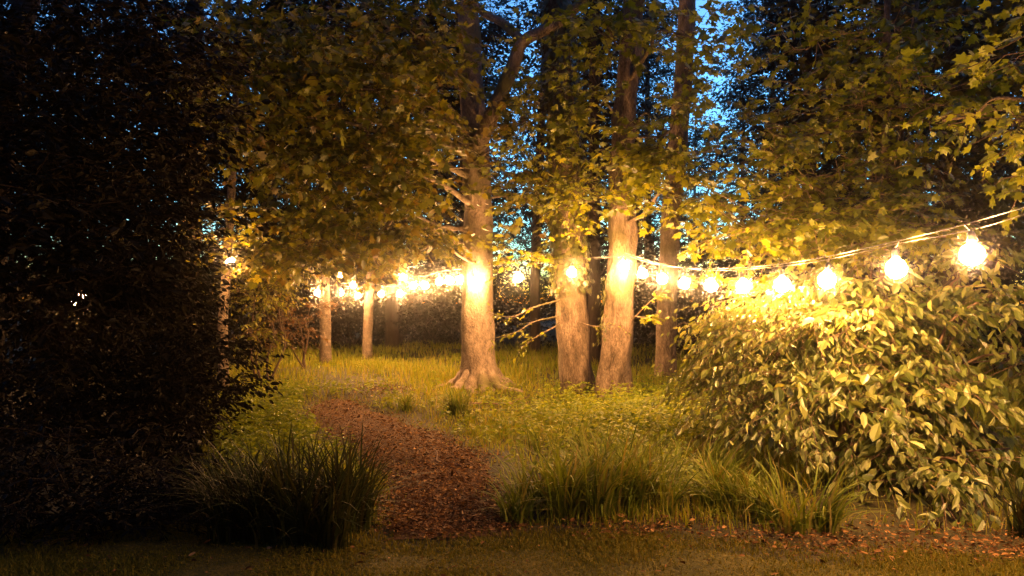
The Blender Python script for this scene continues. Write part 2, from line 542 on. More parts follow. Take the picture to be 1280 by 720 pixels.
# dead leaves and mulch on the path and along the lawn's edge
mb = MB()
x, y = scatter(52000, 5.3, 15, 330, 760, 1.8)
ok = (path_dist(x, y) < .02 + rng.normal(0, .07, len(x))) & (y > lawn_edge(x) + rng.normal(0, .06, len(x)))
x2, y2 = scatter(11000, 4.7, 6.9, 700, 1330, 1.4)
e = y2 - lawn_edge(x2)
ok2 = rng.uniform(0, 1, len(x2)) < np.exp(-(np.minimum(e - .08, (e - .08) * .4) / .22) ** 2) * np.clip(.75 + .5 * patch(x2, y2, 3.0, 4), .1, 1)
x3, y3 = scatter(2500, 4.2, 6, 100, 1330, 1.2)
ok3 = rng.uniform(0, 1, len(x3)) < .25
x4 = rng.normal(-2.1, .42, 1500); y4 = rng.normal(13.4, .6, 1500)
x = np.concatenate([x[ok], x2[ok2], x3[ok3], x4]); y = np.concatenate([y[ok], y2[ok2], y3[ok3], y4])
n = len(x)
p = np.stack([x, y, gz(x, y) + .022 + rng.uniform(0, .02, n)], 1)
d = rng.normal(0, 1, (n, 3)); d[:, 2] *= .25
nn = np.array([[0, 0, 1.0]]) + rng.normal(0, .45, (n, 3))
leaves(mb, OVAL, p, d, nn, rng.gamma(3.2, .006, n) + .007)
tag(mb.build('leaf_litter', M['litter']), 'reddish brown dead leaves and bark chips on the path and border', 'leaf litter', kind='stuff')

# broad leaved weeds
mb = MB()
x, y = scatter(13000, 6.0, 20, 180, 1250, 1.7)
pd = path_dist(x, y)
leftbank = np.exp(-(((x + 3.3) / 1.2) ** 2 + ((y - 10.3) / 2.4) ** 2))
right = np.exp(-(((x - 2.2) / 1.9) ** 2 + ((y - 11.0) / 2.6) ** 2)) + .5 * np.clip(patch(x, y, .9, 21), 0, 1) * (x > .2)
ok = (x > -.37 * y) & (pd > .18) & ~((x > 1.6) & (y < 8.2)) & (y > lawn_edge(x) + .4) & (rng.uniform(0, 1, len(x)) < np.maximum(leftbank * 1.6, right) + .02)
x, y = x[ok], y[ok]
n = len(x)
hh = rng.uniform(.10, .34, n)
for lev in range(4):
    for k in range(4):
        a = rng.uniform(0, 2 * PI, n)
        d = np.stack([np.cos(a), np.sin(a), rng.uniform(-.5, .2, n)], 1)
        p = np.stack([x, y, gz(x, y) + hh * (.35 + .22 * lev)], 1) + d * .02
        leaves(mb, OVAL if k % 2 else DIAMOND, p, d, np.array([[0, 0, 1.0]]) + rng.normal(0, .35, (n, 3)), rng.uniform(.045, .10, n) * (1.15 - .15 * lev))
tag(mb.build('weeds', M['weed']), 'low broad leaved weeds among the meadow grass', 'weeds', kind='stuff')


# ------------------------------------------------------------------ tussocks
def tussock(px, py, spread, height, n, label, mat='tuss', Y=None, lean=(.5, 1.65), w=.010):
    Y = Y or EYE * FOC / (py - HORIZON)
    x0 = (px - 640) / FOC * Y
    c = np.array([x0, Y, float(gz(x0, Y))])
    mb = MB()
    # the tussock is several crowns of leaves that grew together
    m = max(2, int(n / 45))
    cen = np.stack([rng.normal(0, spread * .42, m), rng.normal(0, spread * .28, m)], 1)
    own = rng.integers(0, m, n)
    off = cen[own] + rng.normal(0, .045, (n, 2))
    yaw = np.arctan2(off[:, 1] * .6 + rng.normal(0, .09, n), off[:, 0] * .6 + rng.normal(0, .09, n))
    base = np.stack([c[0] + off[:, 0], c[1] + off[:, 1], gz(c[0] + off[:, 0], c[1] + off[:, 1]) - .02], 1)
    hh = height * rng.uniform(.45, 1.45, n)
    blades(mb, base, hh, w * rng.uniform(.6, 1.3, n), rng.uniform(lean[0], lean[1], n) * rng.uniform(.5, 1, n), yaw, seg=6)
    o = mb.build('grass_tussock', M[mat], None, c)
    o.location = c
    tag(o, label, 'tussock', 'grass tussocks along the path')
    return o


tussock(322, 668, .46, .60, 420, 'dark arching tussock at the outer end of the shade coloured clump left of the path', 'shadetuss')
tussock(388, 672, .42, .68, 480, 'tall dark sword leaved tussock in the middle of the clump left of the path', 'shadetuss')
tussock(440, 658, .30, .62, 380, 'dark tussock leaning over the left edge of the brown path', 'shadetuss')
tussock(684, 640, .26, .54, 300, 'arching green tussock at the right edge of the brown path', 'tuss')
tussock(735, 640, .40, .62, 360, 'tall bright tussock second from the path on its right side', 'tuss')
tussock(815, 640, .40, .56, 330, 'bushy tussock between the path and the laurel shrub', 'tuss')
tussock(895, 628, .30, .45, 220, 'lower yellow green tussock just left of the laurel shrub foot', 'tuss')
tussock(995, 660, .28, .48, 200, 'tussock with long drooping blades in front of the laurel shrub', 'tuss', lean=(.5, 2.0))
tussock(775, 622, .34, .50, 260, 'tussock just behind the tall bright one and the bushy one', 'tuss')
tussock(855, 610, .36, .46, 240, 'loose tussock behind the lower yellow green one near the laurel shrub', 'tuss')
tussock(640, 655, .16, .34, 120, 'small low tussock at the front right corner of the brown path', 'tuss')
tussock(268, 640, .40, .46, 280, 'low dark tussock under the yew, outermost of the shade coloured clump', 'shadetuss')
tussock(945, 640, .26, .40, 200, 'small tussock between the lower yellow green one and the drooping one', 'tuss')
tussock(1275, 668, .22, .46, 130, 'sparse dark tussock at the far right under the laurel shrub', 'shadetuss', lean=(.4, 1.8))
tussock(577, 518, .22, .42, 260, 'small rounded tussock in front of the big beech roots', 'tuss', lean=(.4, 1.8), w=.008)
tussock(505, 514, .14, .26, 120, 'tiny tussock at the bend of the path by the bare soil', 'tuss', lean=(.4, 1.8), w=.007)
tussock(700, 575, .3, .40, 260, 'short thin tussock behind the bright ones on the grassy bank', 'tuss', w=.006)


# ------------------------------------------------------------------ trees
LUMP = np.random.default_rng(5).uniform(0, 1, (7, 4)) * [5, 6.3, 9, 6.3]


def trunk_mesh(mb, pts, radii, seg=22, n=90, flare=.6, lobes=5, rough=.05, mat=0, ph=0.0, fh=.22):
    P = smooth_path(np.column_stack([pts, radii]), n)
    z0 = P[0, 2]

    def bumps(t, th, pp):
        z = pp[:, 2:3] - z0
        fl = np.exp(-np.maximum(z, 0) / fh)
        b = 1 + flare * fl * (.55 + .45 * np.cos(lobes * th + ph) + .2 * np.cos((lobes - 2) * th + 1.3 + ph))
        for k in range(7):
            b = b + rough * .32 * np.sin((k % 4 + 1) * th + LUMP[k, 0] * z + LUMP[k, 1] + ph) * np.sin(LUMP[k, 2] * z + (k % 3) * th + LUMP[k, 3])
        b = b + .5 * rough * np.sin(3 * th + 2.1 * z + ph) + .6 * rough * np.sin(5 * th - 3.7 * z + 2 * ph) + .4 * rough * np.sin(2 * th + 7.1 * z)
        return b
    tube(mb, P[:, :3], P[:, 3], seg, mat, bumps)
    return P


def limb(mb, a, b, r0, r1, seg=7, bend=.12, mat=0, n=12, up=.08):
    a = np.asarray(a, float); b = np.asarray(b, float)
    L = np.linalg.norm(b - a)
    m1 = a + (b - a) * .35 + rng.normal(0, bend, 3) * L * .6 + np.array([0, 0, up * L])
    m2 = a + (b - a) * .7 + rng.normal(0, bend, 3) * L * .6 + np.array([0, 0, up * L * .6])
    P = smooth_path([a, m1, m2, b], n)
    tube(mb, P, r0 + (r1 - r0) * np.linspace(0, 1, n) ** .8, seg, mat)
    return P


def tree(name, label, trunk_px, Y, clumps, tpl, leafmat, barkmat, twigmat='twig', size=.1, k=7, length=.45, cat='tree', group=None,
         flare=.6, lobes=5, rough=.05, top=None, droop=.25, flat=.35, extra=None, seg=30, limb_r=.35, twig_r=.006, roots=0, fh=.22, ph=0.0, fine=True):
    """trunk_px: (px, py, width_px) from the foot upwards at Y metres; top: a last world point above the frame"""
    pts = [at(a, b, Y) for a, b, w in trunk_px]
    rad = [w * .5 / FOC * Y for a, b, w in trunk_px]
    foot = pts[0].copy()
    foot[2] = float(gz(foot[0], foot[1])) - .06
    pts[0] = foot
    if top is not None:
        pts.append(np.asarray(top[:3], float)); rad.append(top[3])
    root = empty(name, foot, label, cat, group)
    tm, cm = MB(), MB()
    P = trunk_mesh(tm, np.array(pts), np.array(rad), seg=seg, flare=flare, lobes=lobes, rough=rough, ph=ph, fh=fh)
    for i in range(roots):
        a = 2 * PI * (i + rng.uniform(-.3, .3)) / roots
        d = np.array([math.cos(a), math.sin(a), 0])
        R = rad[0]
        L = R * rng.uniform(2.2, 3.4)
        w1 = d + np.array([-d[1], d[0], 0]) * rng.uniform(-.4, .4)
        q = np.array([foot + d * R * .55 + [0, 0, .36], foot + d * R * 1.1 + [0, 0, .17], foot + d * R * 1.6 + [0, 0, .07], foot + w1 * L * .75 + [0, 0, .035], foot + w1 * L + [0, 0, -.05]])
        q = smooth_path(q, 14)
        tube(tm, q, np.linspace(R * .36, R * .12, 14) * (1 + .12 * np.sin(np.arange(14) * 1.7 + i)), 10, 0)
    for c in clumps:
        cx, cy, cY, rx, ry, rz, cnt = c[:7]
        opt = c[7] if len(c) > 7 else {}
        cen = at(cx, cy, cY)
        radv = np.array([rx / FOC * cY, rz, ry / FOC * cY])
        tufts = clump(cm, opt.get('tpl', tpl), cen, radv, cnt, opt.get('size', size), opt.get('k', k), opt.get('length', length), opt.get('droop', droop), flat=flat, twig_r=twig_r)
        # the limb that carries it, from the trunk a little below
        zt = cen[2] - np.linalg.norm((cen - P[len(P) // 2, :3])[:2]) * .15 + .2
        j = int(np.argmin(np.abs(P[:, 2] - zt))); j = max(j, int(len(P) * .25))
        r0 = max(.010, min(P[j, 3] * limb_r, .012 + .014 * np.linalg.norm(cen - P[j, :3])))
        Lp = limb(tm, P[j, :3], cen, r0, .012)
        if fine:
            nb = min(len(tufts), 14)
            sel = rng.choice(len(tufts), nb, replace=False)
            src = Lp[rng.integers(len(Lp) // 2, len(Lp), nb)]
            twigs(cm, src, tufts[sel], .009, .003, 1, .12)
    if extra:
        extra(tm, cm, P, root)
    M_b, M_l, M_t = M[barkmat], M[leafmat], M['shadetwig' if leafmat in ('dark', 'wood') else twigmat]
    t = tm.build('trunk', M_b, root, foot)
    if cm.n:
        cm.build('crown', [M_l, M_t], root, foot)
    return root


def ivy(P, n, z0, z1, size=.07, ang=None, spread=1.4, off=.03):
    """leaves clinging to a trunk between two heights"""
    mb = MB()
    z = rng.uniform(z0, z1, n)
    # wandering stems rather than an even coat
    a0 = (ang if ang is not None else 0) + spread * np.sin(z * 1.3 + rng.integers(0, 5, n) * 1.7) + rng.normal(0, .35, n)
    c = np.stack([np.interp(z, P[:, 2], P[:, i]) for i in range(2)], 1)
    r = np.interp(z, P[:, 2], P[:, 3]) + off + rng.exponential(.03, n)
    o = np.stack([np.cos(a0), np.sin(a0)], 1)
    p = np.column_stack([c + o * r[:, None], z])
    nrm = np.column_stack([o, rng.uniform(.1, .8, n)]) + rng.normal(0, .3, (n, 3))
    d = np.column_stack([-o[:, 1], o[:, 0], np.zeros(n)]) * rng.normal(0, .6, (n, 1)) + np.array([0, 0, -.8]) + .3 * np.column_stack([o, np.zeros(n)])
    leaves(mb, MAPLE, p, d, nrm, rng.uniform(.6, 1.2, n) * size)
    for s in range(4):
        zz = np.linspace(z0, z1, 24)
        aa = (ang if ang is not None else 0) + spread * np.sin(zz * 1.3 + s * 1.7)
        cc = np.stack([np.interp(zz, P[:, 2], P[:, i]) for i in range(2)], 1)
        rr = np.interp(zz, P[:, 2], P[:, 3]) + .012
        tube(mb, np.column_stack([cc + np.stack([np.cos(aa), np.sin(aa)], 1) * rr[:, None], zz]), np.linspace(.014, .006, 24), 5, 1)
    return mb


def leafy_branch(tm, cm, pts, r0, r1, tpl, size, nleaf, mat_t=0, nsub=6, sublen=.5):
    """one bare-ish branch with short leafy side shoots"""
    Pp = smooth_path(pts, 20)
    tube(tm, Pp, np.linspace(r0, r1, 20), 6, mat_t)
    i = rng.integers(6, 20, nsub)
    A = unit(np.gradient(Pp, axis=0))[i] + rng.normal(0, .5, (nsub, 3))
    L = rng.uniform(.4, 1.0, nsub) * sublen
    spray(cm, tpl, Pp[i], A, L, nleaf, size, .2, .5, twig_r=.004)


# --- the big beech with the spreading roots
def beech_extra(tm, cm, P, root):
    # dark limb that leaves the trunk to the right and forks
    Y = 13.3
    a = P[np.argmin(np.abs(P[:, 2] - 4.2)), :3]
    q = smooth_path([a, at(612, 150, Y), at(640, 85, Y - .2), at(655, 50, Y - .3), at(700, 25, Y - .5), at(760, -30, Y - .8)], 26)
    tube(tm, q, np.linspace(.15, .07, 26), 9)
    q = smooth_path([at(655, 52, Y - .3), at(630, 28, Y), at(600, 10, Y + .2), at(570, -40, Y + .4)], 14)
    tube(tm, q, np.linspace(.085, .05, 14), 7)
    # knot of thin dark branches fanning out below the fork
    for i in range(26):
        e = at(rng.uniform(420, 575), rng.uniform(130, 260), rng.uniform(12.0, 14.5)) if i < 17 else at(rng.uniform(560, 740), rng.uniform(150, 260), rng.uniform(12.5, 14))
        s = at(rng.uniform(588, 604), rng.uniform(165, 215), 14.1)
        limb(tm, s, e, .022, .005, 5, .10, n=9, up=rng.uniform(.0, .16))
    leafy_branch(tm, cm, [at(592, 330, 14.2), at(572, 318, 13.9), at(556, 305, 13.6), at(530, 308, 13.2)], .028, .006, MAPLE, .09, 8)


tree('beech_tree', 'big smooth trunked beech with spreading roots and a brightly lit trunk above the path', [(600, 490, 50), (598, 455, 42), (597, 400, 40), (598, 330, 38), (597, 260, 35), (594, 190, 33)], 14.4,
     [(470, 255, 12.6, 120, 70, 1.6, 210), (395, 210, 11.8, 110, 75, 1.6, 190), (500, 170, 12.8, 85, 75, 1.5, 190), (340, 140, 11.2, 100, 90, 1.5, 170),
      (450, 110, 12.0, 120, 80, 1.7, 220), (530, 70, 13.0, 75, 75, 1.3, 140), (360, 40, 11.5, 120, 70, 1.6, 170), (490, 20, 12.5, 130, 70, 1.6, 200), (668, 245, 13.6, 45, 50, .8, 70),
      (520, 282, 13.0, 45, 26, .9, 46), (455, 315, 13.6, 55, 24, 1.1, 60), (390, 290, 12.6, 90, 40, 1.4, 130), (670, 140, 13.2, 50, 50, 1.2, 60), (290, 70, 10.5, 60, 90, 1.2, 90)],
     MAPLE, 'beech', 'beechbark', size=.13, k=7, length=.5, droop=.4, flare=.85, lobes=7, rough=.06, roots=10, top=(-.9, 14.6, 8.5, .16), extra=beech_extra, seg=42, fh=.2)


# --- ivy clad tree and its neighbour
def ivy_extra(tm, cm, P, root):
    ivy(P, 1700, 1.75, 7.0, .10, -PI / 2, 1.6).build('ivy', [M['ivy'], M['twig']], root, root.location[:])
    for q in ([at(699, 395, 13.4), at(668, 402, 13.0), at(645, 415, 12.7), at(610, 425, 12.4)], [at(699, 375, 13.4), at(665, 385, 13.0), at(640, 396, 12.6), at(612, 392, 12.2)],
              [at(700, 405, 13.4), at(672, 420, 12.9), at(650, 436, 12.7)]):
        leafy_branch(tm, cm, q, .014, .004, OVAL, .075, 5, nsub=9, sublen=.35)
    leafy_branch(tm, cm, [at(722, 402, 13.3), at(745, 408, 12.9), at(770, 405, 12.5)], .012, .004, OVAL, .075, 5, nsub=5, sublen=.3)


tree('ivy_clad_tree', 'ivy clad straight tree in the middle with a bare lower trunk beside the leaning one', [(722, 496, 42), (718, 450, 40), (716, 400, 39), (712, 320, 38), (707, 200, 36), (697, 60, 33), (694, -60, 30)], 13.6,
     [(700, 90, 12.2, 50, 60, 1.2, 60), (730, 250, 12.6, 45, 55, .9, 70), (690, 190, 12.6, 60, 50, 1.1, 80), (660, 320, 13.0, 45, 18, .8, 34)],
     MAPLE, 'litleaf', 'bark', size=.10, flare=.14, lobes=5, rough=.10, top=(.6, 13.8, 10.5, .12), extra=ivy_extra, ph=1.0)


def lean_extra(tm, cm, P, root):
    ivy(P, 160, .9, 2.0, .075, PI * .85, .5).build('ivy', [M['ivy'], M['twig']], root, root.location[:])
    # scar where a limb was lost
    for q in ([at(790, 400, 12.8), at(815, 375, 12.3), at(835, 362, 11.8)], [at(792, 395, 12.8), at(812, 398, 12.2), at(825, 400, 11.9)]):
        leafy_branch(tm, cm, q, .012, .004, MAPLE, .10, 6, nsub=6, sublen=.35)
    q = smooth_path([at(788, 170, 13), at(810, 140, 12.6), at(830, 190, 12.2)], 12)
    tube(tm, q, np.linspace(.03, .01, 12), 6)


tree('leaning_tree', 'pale leaning tree that carries the string lights, right of the ivy clad one', [(766, 502, 44), (768, 460, 40), (774, 400, 37), (778, 320, 34), (777, 230, 31), (784, 120, 28), (792, 20, 26)], 13.0,
     [(815, 225, 11.4, 50, 36, 1.0, 50), (840, 160, 11.0, 60, 60, 1.0, 60), (750, 120, 11.6, 40, 55, 1.0, 34), (865, 45, 11.0, 55, 55, 1.0, 50), (760, 30, 11.5, 70, 45, 1.2, 70), (860, 250, 11.0, 50, 40, .8, 40)],
     MAPLE, 'litleaf', 'bark', size=.125, flare=.25, lobes=4, rough=.13, top=(2.3, 13.2, 10, .11), extra=lean_extra, ph=2.2)

tree('slender_tree', 'darker slender tree standing behind and right of the leaning pale one', [(832, 474, 26), (833, 400, 25), (837, 300, 24), (848, 180, 24), (858, 60, 22), (862, -40, 20)], 16.3,
     [(870, 80, 15.5, 50, 60, 1.0, 50), (900, 180, 15, 60, 60, 1.2, 50), (830, 230, 15.5, 40, 60, 1.0, 40)], MAPLE, 'beech', 'bark', size=.11, flare=.2, lobes=5, rough=.05, top=(3.8, 16.5, 10, .12), ph=3.1)

# --- birches on the left
tree('birch_tree', 'short lit birch trunk at the far left end of the lit grass', [(407, 459, 15), (407, 420, 14), (406, 370, 13), (404, 300, 12), (400, 180, 10)], 19.6,
     [(370, 330, 18.0, 60, 26, 1.4, 120), (330, 350, 17.5, 50, 40, 1.4, 110), (400, 250, 18.5, 60, 60, 1.5, 130)], OVAL, 'beech', 'birch', size=.10, flare=.1, rough=.05, top=(-4.9, 19.8, 9, .05))
tree('birch_tree', 'slim leaning birch among the farthest bulbs of the string lights', [(459, 449, 13), (460, 410, 12), (463, 350, 11), (467, 300, 10), (473, 200, 9)], 22.0,
     [(470, 290, 20.0, 55, 35, 1.6, 120), (430, 300, 20, 55, 30, 1.6, 120), (500, 240, 21, 55, 50, 1.5, 120)], OVAL, 'beech', 'birch', size=.10, flare=.1, rough=.05, top=(-3.3, 22.2, 9, .05))
tree('birch_tree', 'thin birch half hidden by dark leaves left of the path', [(281, 502, 14), (280, 460, 13), (279, 400, 12), (284, 320, 11), (290, 200, 9)], 12.9,
     [(330, 322, 12.0, 60, 22, .9, 80, {'tpl': MAPLE}), (250, 290, 12.2, 60, 50, 1.0, 90)], OVAL, 'beech', 'birch', size=.08, flare=.1, rough=.04, top=(-4.4, 13, 8, .04))


for px, py, ln, ang, lab in ((622, 509, 1.0, .25, 'pale fallen branch lying in the grass right of the beech roots'), (548, 588, .5, 2.5, 'short fallen stick lying across the brown path')):
    Yd = EYE * FOC / (py - HORIZON)
    x0 = (px - 640) / FOC * Yd
    d = np.array([math.cos(ang), math.sin(ang)])
    q = []
    for t in np.linspace(-.5, .5, 9):
        xx, yy = x0 + d[0] * t * ln + .03 * math.sin(9 * t), Yd + d[1] * t * ln + .02 * math.cos(7 * t)
        q.append([xx, yy, float(gz(xx, yy)) + .03 + (.05 if ln > .8 else 0)])
    mb = MB()
    c0 = np.array(q[4])
    tube(mb, q, np.linspace(.016, .006, 9) * (1 if ln > .8 else .6), 7)
    tube(mb, smooth_path([q[5], np.array(q[6]) + [.05, .10, .06], np.array(q[7]) + [.08, .2, .08]], 6), np.linspace(.008, .004, 6), 5)
    o = mb.build('fallen_branch', M['paletwig'], None, c0)
    o.location = c0
    tag(o, lab, 'branch')

# ------------------------------------------------------------------ shrubs and dark masses
def shrub(name, label, foot, clumps, tpl, leafmat, size, k=8, length=.45, droop=.5, flat=.4, cat='shrub', group=None, stems=7, tilt=.4, twig='twig', zmax=None, stem_r=.025, nb=10, tuft=(7, .13)):
    foot = np.array([foot[0], foot[1], float(gz(foot[0], foot[1]))])
    root = empty(name, foot, label, cat, group)
    sm, fm = MB(), MB()
    for c in clumps:
        cx, cy, cY, rx, ry, rz, cnt = c[:7]
        cen = at(cx, cy, cY)
        tufts = clump(fm, tpl, cen, [rx / FOC * cY, rz, ry / FOC * cY], cnt, size * (c[7] if len(c) > 7 else 1), k, length, droop, flat=flat, tilt=tilt, zmin=.08, tuft=tuft)
        s = foot + np.array([rng.normal(0, .05), rng.normal(0, .04), -.05])
        Lp = limb(sm, s, cen, stem_r, .008, 6, .1, n=10, up=.1)
        m = min(nb, len(tufts))
        sel = rng.choice(len(tufts), m, replace=False)
        twigs(fm, Lp[rng.integers(4, 10, m)], tufts[sel], .008, .003, 1)
    tw = 'shadetwig' if leafmat == 'dark' else twig
    sm.build('stem', M[tw], root, foot)
    fm.build('foliage', [M[leafmat], M[tw]], root, foot)
    return root


for o in ():
    pass

shrub('laurel_shrub', 'big glossy leaved shrub under the near string lights at the right', (3.1, 7.6),
      [(945, 430, 8.3, 55, 45, 0.6, 145, 0.72), (1020, 415, 8, 70, 42, 0.7, 140, 0.85), (1105, 415, 7.6, 75, 42, 0.7, 96, 1.02), (1195, 415, 7.7, 75, 45, 0.7, 46, 1.02), (1275, 440, 7.6, 60, 60, 0.7, 34, 1.02),
       (985, 490, 7.5, 70, 34, 0.6, 133, 0.72), (1080, 500, 7.1, 80, 45, 0.6, 90, 1.02), (1170, 520, 6.9, 80, 36, 0.5, 55, 1.02), (1260, 560, 6.9, 50, 22, 0.4, 13, 1.02), (1060, 570, 6.8, 65, 26, 0.45, 37, 1.02), (1150, 590, 6.5, 75, 26, 0.4, 41, 1.02), (1215, 582, 6.4, 40, 14, 0.3, 10, 1.02),
       (945, 530, 7.8, 45, 34, 0.5, 72, 0.72), (1110, 372, 7.8, 110, 16, 0.6, 62, 1.02), (1240, 368, 7.2, 70, 18, 0.6, 41, 1.02), (1000, 380, 8.4, 60, 16, 0.6, 55, 0.85), (893, 478, 8.5, 20, 14, 0.35, 20, 0.72), (1030, 455, 8.6, 120, 60, 0.5, 55, 0.85), (1090, 338, 8.8, 80, 18, 0.5, 24, 1.02), (1220, 325, 8.4, 70, 22, 0.5, 27, 1.02), (1190, 480, 8.4, 130, 80, 0.5, 41, 1.02), (1130, 560, 7.6, 130, 50, 0.5, 27, 1.02), (1015, 394, 7.5, 60, 15, .35, 70, .8), (1085, 388, 7.0, 55, 15, .35, 44, .95), (960, 405, 8.0, 40, 18, .35, 60, .72), (1060, 455, 7.2, 70, 30, .4, 60, .9), (1140, 470, 6.9, 60, 30, .4, 40, 1.02), (915, 462, 8.3, 32, 26, .4, 50, .72), (940, 392, 8.3, 38, 20, .4, 60, .72), (975, 368, 8.6, 45, 16, .4, 50, .8)],
      OVAL, 'laurel', .112, 10, .55, .85, tilt=.55, tuft=(11, .11), stem_r=.03, twig='paletwig')

shrub('seedling_plant', 'small pale leaved seedling on the litter below the laurel shrub', at(1165, 664, 5.65)[:2], [(1165, 650, 5.65, 16, 16, .08, 5)], OVAL, 'laurel', .07, 5, .1, .4, cat='plant', stem_r=.006)

# evergreen masses at the left, night shade put into their leaf colour
shrub('holly_shrub', 'low shade coloured shrub in the dark bottom left corner', (-2.75, 5.75),
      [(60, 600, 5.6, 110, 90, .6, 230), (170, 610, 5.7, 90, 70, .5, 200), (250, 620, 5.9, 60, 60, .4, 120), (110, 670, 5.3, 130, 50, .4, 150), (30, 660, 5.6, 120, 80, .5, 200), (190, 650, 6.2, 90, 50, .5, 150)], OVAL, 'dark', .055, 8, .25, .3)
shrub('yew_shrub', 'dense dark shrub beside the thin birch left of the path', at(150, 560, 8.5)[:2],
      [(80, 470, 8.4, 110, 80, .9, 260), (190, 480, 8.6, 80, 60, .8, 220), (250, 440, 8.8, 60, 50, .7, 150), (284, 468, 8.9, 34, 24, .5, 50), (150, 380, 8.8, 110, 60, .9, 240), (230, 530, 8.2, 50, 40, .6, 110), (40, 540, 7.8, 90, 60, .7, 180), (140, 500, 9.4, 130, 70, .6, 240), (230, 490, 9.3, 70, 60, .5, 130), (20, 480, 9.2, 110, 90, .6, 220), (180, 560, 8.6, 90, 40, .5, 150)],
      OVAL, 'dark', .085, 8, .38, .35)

tree('evergreen_tree', 'big shade coloured evergreen that fills the dark left side', [(-20, 560, 40), (-15, 480, 38), (-10, 300, 34), (10, 100, 30)], 9.0,
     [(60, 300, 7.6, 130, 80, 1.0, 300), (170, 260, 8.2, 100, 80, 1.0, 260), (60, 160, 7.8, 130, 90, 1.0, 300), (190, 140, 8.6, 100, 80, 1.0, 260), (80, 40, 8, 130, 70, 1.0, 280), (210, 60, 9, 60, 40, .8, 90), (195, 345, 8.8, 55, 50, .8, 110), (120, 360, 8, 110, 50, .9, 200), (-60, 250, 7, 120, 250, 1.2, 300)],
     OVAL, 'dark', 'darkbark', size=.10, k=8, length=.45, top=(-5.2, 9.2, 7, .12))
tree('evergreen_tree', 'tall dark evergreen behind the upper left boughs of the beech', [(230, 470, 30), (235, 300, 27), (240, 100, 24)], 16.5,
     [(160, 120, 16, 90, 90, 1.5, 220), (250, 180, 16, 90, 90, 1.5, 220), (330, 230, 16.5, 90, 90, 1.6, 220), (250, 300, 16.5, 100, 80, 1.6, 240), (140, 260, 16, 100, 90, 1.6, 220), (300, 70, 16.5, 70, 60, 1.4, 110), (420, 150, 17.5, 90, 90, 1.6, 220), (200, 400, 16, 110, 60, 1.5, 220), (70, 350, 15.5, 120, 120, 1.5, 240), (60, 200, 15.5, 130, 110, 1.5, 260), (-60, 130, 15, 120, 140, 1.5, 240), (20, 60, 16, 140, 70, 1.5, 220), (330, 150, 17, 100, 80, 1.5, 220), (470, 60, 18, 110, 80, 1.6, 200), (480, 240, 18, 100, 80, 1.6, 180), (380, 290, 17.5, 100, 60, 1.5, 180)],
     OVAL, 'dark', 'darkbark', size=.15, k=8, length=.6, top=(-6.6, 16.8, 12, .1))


shrub('copper_shrub', 'loose reddish leaved bush between the thin birch and the short lit birch', (-4.55, 17.6),
      [(372, 398, 17.6, 32, 20, .7, 50), (350, 418, 17.2, 32, 18, .6, 40), (388, 382, 17.8, 20, 16, .5, 24)], OVAL, 'copper', .085, 7, .4, .3)
shrub('hazel_shrub', 'loose green bush catching the light right of the thin birch', (-4.3, 14.0),
      [(318, 372, 13.6, 34, 26, .6, 40), (345, 350, 14.2, 34, 20, .6, 36), (305, 410, 13.4, 26, 24, .5, 26), (340, 400, 14, 26, 20, .5, 20)], OVAL, 'beech', .085, 7, .45, .35)


# --- maple saplings right, over the shrub
def sap_extra(tm, cm, P, root):
    Y = 10.2
    q = smooth_path([at(1108, 300, Y), at(1118, 230, Y), at(1128, 170, Y), at(1135, 90, Y), at(1150, 0, Y)], 18)
    tube(tm, q, np.linspace(.04, .025, 18), 7)
    for _ in range(22):
        e = at(rng.uniform(850, 1060), rng.uniform(180, 330), rng.uniform(8.8, 10.5)); s = P[rng.integers(14, 45), :3]
        limb(tm, s, e, .016, .004, 5, .08, n=9, up=.05)


tree('maple_tree', 'slender maple behind the glossy shrub with bright yellow green leaves over the lights', [(1100, 540, 12), (1104, 420, 11), (1105, 300, 10), (1108, 200, 9), (1112, 60, 8)], 10.2,
     [(965, 292, 9.4, 75, 26, .8, 75), (1045, 285, 9.0, 70, 32, .8, 80), (1110, 300, 9.0, 60, 30, .8, 55), (1000, 225, 9.6, 65, 32, .9, 55), (925, 345, 9.8, 40, 16, .6, 20), (1080, 225, 9.5, 70, 40, .9, 60),
      (960, 160, 10.0, 60, 40, .9, 40), (1060, 140, 10, 80, 50, 1.0, 80), (1160, 130, 9.6, 80, 60, 1.0, 85), (1010, 60, 10.5, 70, 50, 1.0, 55), (1130, 40, 10, 100, 50, 1.2, 95), (1190, 250, 9.6, 60, 50, .9, 40), (1010, 262, 9.2, 90, 40, .9, 60), (1100, 265, 9.4, 80, 40, .9, 50), (890, 300, 10.4, 30, 30, .6, 16)],
     MAPLE, 'litleaf', 'bark', 'paletwig', size=.105, k=8, length=.42, flare=.1, top=(4.9, 10.4, 6.5, .03), extra=sap_extra)
tree('sycamore_tree', 'sycamore at the far right whose yellowing boughs hang into the upper corner', [(1345, 640, 40), (1345, 500, 36), (1340, 300, 34), (1335, 50, 30)], 6.6,
     [(1268, 150, 6.2, 18, 65, .3, 20), (1285, 70, 6.4, 35, 40, .5, 16), (1225, 140, 6.8, 30, 14, .3, 7), (1180, 150, 7.2, 40, 12, .4, 7), (1305, 215, 6.2, 30, 36, .4, 12), (1350, 0, 6.4, 80, 60, .8, 50)],
     MAPLE, 'litleaf', 'bark', size=.085, k=7, length=.32, flare=.3, top=(4.7, 6.7, 6, .08), droop=.5)
